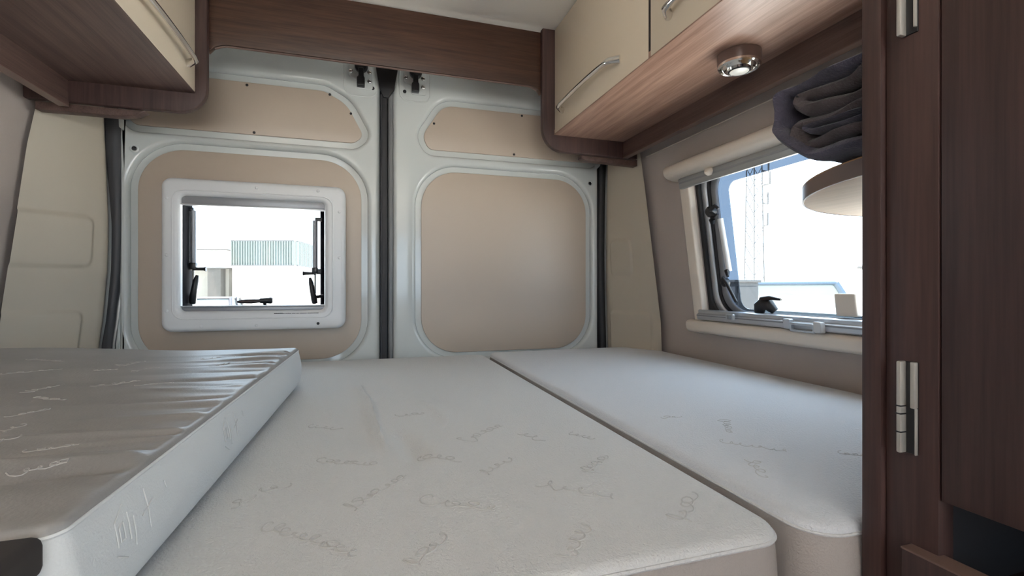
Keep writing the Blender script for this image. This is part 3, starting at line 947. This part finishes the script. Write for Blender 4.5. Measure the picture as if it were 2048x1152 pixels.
LX1 = -.150
wr = random.Random(21)
FOLDS = [(wr.uniform(.44, 1.12), wr.uniform(.004, .011), wr.uniform(.06, .17), wr.uniform(-.08, .12), wr.uniform(.4, 1.0) * wr.choice((1, 1, -1))) for _ in range(34)]
def h_left(x, y):
    d = LX1 - .012 - x
    h = .020 * smooth01((-x - .2) / .6) + .003 * noise.noise(Vector((x * 4, y * 4, 2)))
    env_in = smooth01(d / .03)
    for (fy_, wd_, ln_, sl_, am_) in FOLDS:
        if d < ln_ * 2.2:
            q = (y - fy_ - sl_ * d + .15 * d * d) / (wd_ * (1 + d * 5))
            if abs(q) < 3:
                h += .0042 * am_ * math.exp(-q * q) * math.exp(-(d / ln_) ** 2)
    h += .0022 * noise.noise(Vector((x * 3, y * 38 + x * 10, 6))) * math.exp(-(d / .14) ** 2)
    h += ridge(x, y, [(-.235, .44), (-.26, .40), (-.25, .372)], .006, .003)
    return h
lc = cushion('loose cushion with silvery patterned top and white sides stacked on the bed', (-.45, .78, -.231), (-.78, LX1, .352, 1.205), -.141, -.2310, .014, .006, h_left, 150, 230, 'satin_top', 'cotton', .0016, 'cushions of the bed', side_bulge=.007, m_pipe='cotton')

# woven script-like squiggles in the covers (unreadable in the photograph)
def squiggle(length, height, rng, style):
    """loops and strokes along +x, like knitted handwriting"""
    pts = []
    n = int(length / .0011)
    ph = rng.uniform(0, 6)
    turns = length / (height * rng.uniform(.7, 1.0))
    a = ph
    off = rng.uniform(0, 50)
    for k in range(n):
        t = k / n
        w1 = noise.noise(Vector((t * turns * 1.3 + off, 0, 0)))
        w2 = noise.noise(Vector((t * turns * 1.1 + off, 9, 0)))
        w3 = noise.noise(Vector((t * turns * .9 + off, 0, 17)))
        a += 2 * math.pi * turns / n * (1 + 1.3 * w1)
        big = (1.25 if t < .14 else .62) * (1 + 1.1 * w2)
        pts.append((length * t - height * .42 * (1 + w3) * math.sin(a) * (1 if style else .6), height * .5 * big * math.cos(a) + height * .25 * w3))
    return pts
def motifs(name, marks, zfun, rad, m, parent, seed, height=.020, vert=False):
    rng = random.Random(seed)
    allb = bmesh.new()
    for (ax, ay, bx, by) in marks:
        L = math.hypot(bx - ax, by - ay)
        cx, sx = (bx - ax) / L, (by - ay) / L
        pts = []
        for (u, v) in squiggle(L, height * rng.uniform(.8, 1.15), rng, rng.random() < .7):
            x, y = ax + u * cx - v * sx, ay + u * sx + v * cx
            pts.append(zfun(x, y))
        b = tube_bm(pts, rad, 5, flat=.8)
        me = bpy.data.meshes.new('t'); b.to_mesh(me); b.free()
        allb.from_mesh(me); bpy.data.meshes.remove(me)
    return tag(from_bm(name, allb, m, parent, smooth=True, ang=80), kind='stuff')

MID = [(-.018, .534, .049, .605), (-.091, .518, -.006, .441), (.063, .528, .137, .486), (-.057, .691, .016, .653), (.068, .683, .12, .636), (.142, .584, .194, .623), (.201, .534, .269, .471), (.170, .385, .207, .426), (.301, .405, .355, .454), (.036, .408, .073, .448), (-.116, .603, -.084, .615), (-.088, .871, -.035, .831), (.147, .716, .219, .776), (.315, .70, .340, .662), (-.138, .578, -.12, .592), (.062, .89, .107, .891), (.239, .726, .263, .68), (.269, .553, .323, .593)]
RGT = [(.499, .578, .557, .511), (.484, .505, .455, .450), (.600, .40, .660, .372), (.496, .715, .525, .706), (.583, .663, .542, .606), (.614, .483, .650, .452)]
LFT = [(-.352, .81, -.311, .835), (-.409, .77, -.40, .815), (-.383, .739, -.341, .72), (-.348, .647, -.331, .676), (-.323, .583, -.313, .611), (-.419, .941, -.39, .949), (-.361, .923, -.338, .966), (-.308, .535, -.29, .56), (-.257, .513, -.227, .527), (-.298, .801, -.261, .821), (-.232, .457, -.201, .469), (-.404, .986, -.386, 1.038), (-.52, .90, -.47, .95), (-.56, 1.04, -.50, 1.02), (-.30, 1.05, -.25, 1.08), (-.45, .62, -.42, .67), (-.50, .75, -.46, .78), (-.25, .95, -.22, .99)]
motifs('woven_motif', MID, lambda x, y: (x, y, -.2350 + h_mid(x, y)), .0010, 'motif', mid, 3, .018)
motifs('woven_motif', RGT, lambda x, y: (x, y, -.2290 + h_right(x, y)), .00065, 'motif', rgt, 5, .014)
motifs('woven_motif', LFT, lambda x, y: (x, y, -.1410 + h_left(x, y)), .0007, 'motif_l', lc, 9, .012)
# grey marks on the white side of the loose cushion
bm = bmesh.new()
def side_stroke(pts):
    b = tube_bm([(LX1 + .0010 + .007 * math.sin(math.pi * max(0, min(1, (-.150 - z) / .085))), y, z) for y, z in pts], .0005, 4)
    me = bpy.data.meshes.new('t'); b.to_mesh(me); b.free(); bm.from_mesh(me); bpy.data.meshes.remove(me)
for oy in (.405, .64):
    for (a, b_, c, d) in ((0, -.165, .014, -.157), (0, -.165, 0, -.182), (.004, -.170, .010, -.168), (.004, -.170, .004, -.180), (.010, -.168, .010, -.180), (.004, -.180, .010, -.180), (.017, -.164, .017, -.184), (.024, -.170, .024, -.192), (-.002, -.187, .012, -.195), (.045, -.158, .047, -.190), (.036, -.176, .056, -.170), (.078, -.165, .080, -.172)):
        side_stroke([(oy + a, b_), (oy + (a + c) / 2, (b_ + d) / 2), (oy + c, d)])
tag(from_bm('printed_mark', bm, 'print', lc, smooth=True), kind='stuff')
lc.rotation_euler.z = math.radians(-1.9)
lc.location.x -= .008
lc.location.y += .002

# ------------------------------------------------------------------ outside
GZ = -1.75
tag(box('ground', (-80, 90), (-60, 130), (GZ - .2, GZ), 'concrete'), kind='structure')
body = thing('van_body', (.06, -.5, GZ), 'outer bodywork of the van round the living space', 'van', kind='structure')
box('roof_skin', (-1.00, 1.13), (YF - .1, 1.77), (.90, .93), 'body', body)
box('skirt', (-1.02, -1.00), (YF - .1, 1.75), (-1.35, -1.0), 'body', body)
box('skirt', (1.12, 1.14), (YF - .1, 1.75), (-1.35, -1.0), 'body', body)
box('chassis', (-.95, 1.07), (YF, 1.74), (-1.35, -1.15), 'tyre', body)
for wy in (1.0, -2.0):
    for wx in (-.90, .82):
        lathe('wheel', [(.18, 0), (.32, .01), (.34, .05), (.34, .17), (.32, .21), (.18, .22)], 'tyre', body, 24, lambda a, b, c, wx=wx, wy=wy: (wx + c, wy + a, GZ + .34 + b))

# warehouse with a ribbed pale green fascia
wh = thing('warehouse', (-6, 34, GZ), 'warehouse with ribbed pale green fascia over white walls, beyond the rear window', 'building')
A0, A1 = Vector((-7.95, 33.87)), Vector((-4.20, 32.72))
dv = (A1 - A0); LN = dv.length; dv.normalize(); nv = Vector((dv.y, -dv.x))   # nv faces the van
if nv.y > 0: nv = -nv
B1 = Vector((-3.55, 36.8))
def wall_poly(name, P, Q, z0, z1, th, m, parent):
    d_ = (Q - P).normalized(); n_ = Vector((-d_.y, d_.x)) * th
    bm = bmesh.new()
    lo = [bm.verts.new((q.x, q.y, z0)) for q in (P, Q, Q + n_, P + n_)]
    hi = [bm.verts.new((q.x, q.y, z1)) for q in (P, Q, Q + n_, P + n_)]
    for k in range(4): bm.faces.new((lo[k], lo[(k + 1) % 4], hi[(k + 1) % 4], hi[k]))
    bm.faces.new(lo[::-1]); bm.faces.new(hi)
    return from_bm(name, bm, m, parent)
wall_poly('wall', A0, A1, GZ, 1.30, .3, 'render_w', wh)
wall_poly('wall', A1, B1, GZ, 1.30, .3, 'render_w', wh)
wall_poly('wall', A0 + Vector((.3, .6)), A0 + Vector((2.2, 7)), GZ, 2.7, .3, 'render_w', wh)
def cladding(P, Q, z0, z1, pitch, m):
    d_ = (Q - P).normalized(); L_ = (Q - P).length
    n_ = Vector((d_.y, -d_.x))
    if n_.y > 0 and abs(n_.y) > abs(n_.x): n_ = -n_
    fa = wall_poly('fascia', P + n_ * .12, Q + n_ * .12, z0, z1, .1, m, wh)
    k = 0
    bm = bmesh.new()
    for (a, zz) in ((0, z0), (0, z1), (pitch * .45, z0), (pitch * .45, z1)):
        pass
    me = None
    while k * pitch < L_ - pitch * .4:
        p = P + n_ * .12 + d_ * (k * pitch)
        if me is None:
            b = bmesh.new()
            o_ = n_ * .10
            c1, c2 = d_ * (pitch * .12), d_ * (pitch * .42)
            q = [Vector((0, 0)), c1 + o_, c2 + o_, d_ * (pitch * .54)]
            lo = [b.verts.new((v.x, v.y, z0 + .01)) for v in q]; hi = [b.verts.new((v.x, v.y, z1 - .01)) for v in q]
            for i in range(3): b.faces.new((lo[i], lo[i + 1], hi[i + 1], hi[i]))
            b.faces.new(lo[::-1]); b.faces.new(hi)
            bmesh.ops.recalc_face_normals(b, faces=b.faces)
            me = bpy.data.meshes.new('rib'); b.to_mesh(me); b.free(); me.materials.append(M[m])
        r = bpy.data.objects.new('rib', me); COL.objects.link(r); r.parent = fa; r.location = (p.x, p.y, 0)
        k += 1
    bm.free()
    for zz in (z0, z1):
        t = wall_poly('edge_trim', P + n_ * .20, Q + n_ * .20, zz - .04, zz + .04, .1, 'steel', fa)
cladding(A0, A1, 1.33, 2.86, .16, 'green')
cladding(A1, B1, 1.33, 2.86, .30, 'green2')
# low building beside it
lb = thing('low_building', (-11, 36, GZ), 'low cream building with flat roof and overhanging eave, left of the warehouse', 'building')
C0, C1 = Vector((-14.0, 36.6)), Vector((-8.4, 34.9))
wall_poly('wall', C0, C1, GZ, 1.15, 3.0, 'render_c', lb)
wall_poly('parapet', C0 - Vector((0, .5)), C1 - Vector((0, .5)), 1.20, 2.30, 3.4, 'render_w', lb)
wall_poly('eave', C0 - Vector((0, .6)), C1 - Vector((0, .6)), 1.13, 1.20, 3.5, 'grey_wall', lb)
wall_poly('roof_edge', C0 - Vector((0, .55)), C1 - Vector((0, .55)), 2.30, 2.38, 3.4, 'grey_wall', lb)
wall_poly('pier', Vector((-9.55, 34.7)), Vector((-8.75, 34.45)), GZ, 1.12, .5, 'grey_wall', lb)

def car(name, label, loc, rz, m, L=4.2, W=1.75, Hh=1.46, hood=.28, cab=(.22, .34, .80, .95), group=None):
    """simple saloon: shaped body, glazed cabin with roof, side and end glass, four wheels"""
    t = thing(name, (0, 0, 0), label, 'car', group)
    hb = Hh * .58
    def side(x, z, y): return (x, y, z)
    P = fillet([(0, .28), (L, .28), (L, hb * .93), (L * .93, hb), (L * hood, hb * .97), (L * .03, hb * .80), (0, hb * .6)], [.1, .1, .12, .1, .2, .15, .1], 4)
    shape('car_body', [P], W, .09, lambda a, b, c: (a - L / 2, c - W / 2, b), m, t, 3)
    a, b_, c, d = [q * L for q in cab]
    G = fillet([(a, hb * .96), (b_, Hh - .03), (c, Hh - .05), (d, hb * .98)], [.02, .12, .15, .02], 4)
    shape('cabin_glass', [G], W * .86, .05, lambda x, z, y: (x - L / 2, (y - W * .43) * (1 - .13 * (z - hb) / (Hh - hb)), z), 'car_glass', t, 3)
    R = fillet([(b_ - .10, Hh - .06), (b_ + .02, Hh), (c - .05, Hh - .02), (c + .10, Hh - .08)], [.03, .1, .1, .03], 4)
    shape('roof', [R], W * .80, .02, lambda x, z, y: (x - L / 2, y - W * .40, z), m, t, 2)
    for sy in (-1, 1):
        def Yc(z): return sy * (W * .435) * (1 - .13 * (z - hb) / (Hh - hb))
        for (p, q) in (((a, hb), (b_, Hh - .03)), ((d, hb), (c, Hh - .05)), (((b_ + c) / 2, hb), ((b_ + c) / 2, Hh - .03))):
            tube('window_post', [(p[0] - L / 2, Yc(p[1]), p[1]), (q[0] - L / 2, Yc(q[1]), q[1])], .05, m, t, 6)
        for wx in (L * .19, L * .81):
            lathe('wheel', [(.16, 0), (.29, .01), (.31, .04), (.31, .16), (.29, .2), (.16, .2)], 'tyre', t, 20, lambda u, v, w_, wx=wx, sy=sy: (wx - L / 2 + u, sy * (W / 2 - .2 + w_), .31 + v))
    t.location = loc
    t.rotation_euler.z = rz
    for ch in t.children: ch.location = (0, 0, 0)
    return t
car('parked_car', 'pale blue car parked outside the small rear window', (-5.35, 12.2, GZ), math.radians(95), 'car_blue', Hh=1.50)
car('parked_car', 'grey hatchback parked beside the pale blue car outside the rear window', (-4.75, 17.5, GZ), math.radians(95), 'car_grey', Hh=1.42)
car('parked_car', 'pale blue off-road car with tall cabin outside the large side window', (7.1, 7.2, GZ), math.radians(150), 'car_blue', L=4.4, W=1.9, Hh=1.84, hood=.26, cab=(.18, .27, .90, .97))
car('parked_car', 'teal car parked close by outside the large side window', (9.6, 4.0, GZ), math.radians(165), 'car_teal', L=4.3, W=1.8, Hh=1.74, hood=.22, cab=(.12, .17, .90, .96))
# grey utility cabinet
ub = thing('utility_cabinet', (5.5, 6.0, GZ), 'grey metal utility cabinet standing outside beyond the window stay', 'cabinet')
def ubox(name, x, y, z, m, par): 
    return box(name, (5.5 + x[0], 5.5 + x[1]), (6.0 + y[0], 6.0 + y[1]), z, m, par, .01)
q_ = ubox('cabinet_body', (-.22, .22), (-.2, .2), (GZ, .06), 'steel', ub)
ubox('cabinet_cap', (-.25, .25), (-.23, .23), (.06, .10), 'steel', ub)
ubox('cabinet_door', (-.18, .18), (-.22, -.2), (-1.5, .0), 'steel', ub)
# lattice mast
ms = thing('lattice_mast', (31.1, 32.0, GZ), 'thin steel lattice mast far beyond the large side window', 'mast')
MB_ = Vector((31.1, 32.0))
def mp_(k, z):
    wv = .55 - .2 * (z - GZ) / 16
    return (MB_.x + wv * (1 if k in (0, 1) else -1), MB_.y + wv * (1 if k in (1, 2) else -1), z)
for k in range(4): tube('leg', [mp_(k, GZ), mp_(k, 12)], .05, 'steel', ms, 6)
zz = GZ
while zz < 11:
    for k in range(4):
        tube('brace', [mp_(k, zz), mp_((k + 1) % 4, zz + 1.3)], .03, 'steel', ms, 5)
    zz += 1.3
for (z_, a_) in ((9.6, .3), (8.4, 1.1), (6.9, .2), (5.0, 1.4)):
    tube('antenna', [mp_(0, z_), (MB_.x + 1.2 * math.cos(a_), MB_.y - 1.2 * math.sin(a_), z_), (MB_.x + 1.2 * math.cos(a_), MB_.y - 1.2 * math.sin(a_), z_ + 1.0)], .08, 'steel', ms, 6)
# street lamp whose arm reaches into the side window
sl = thing('street_lamp', (14.5, 9.7, GZ), 'grey street lamp with short arm outside, beside the teal car', 'lamp')
tube('pole', [(14.5, 9.7, GZ), (14.5, 9.7, .62)], .07, 'steel', sl)
tube('arm', [(14.5, 9.7, .55), (14.2, 9.9, .60), (13.95, 10.1, .60)], .05, 'steel', sl)
tube('lamp_head', [(14.0, 10.05, .58), (13.85, 10.2, .57), (13.75, 10.3, .57)], [.06, .09, .05], 'steel', sl)

# ------------------------------------------------------------------ stand the van floor at height 0
for o in list(COL.objects):
    if o.parent is None and o.type in ('MESH', 'EMPTY'):
        o.location.z += ZF
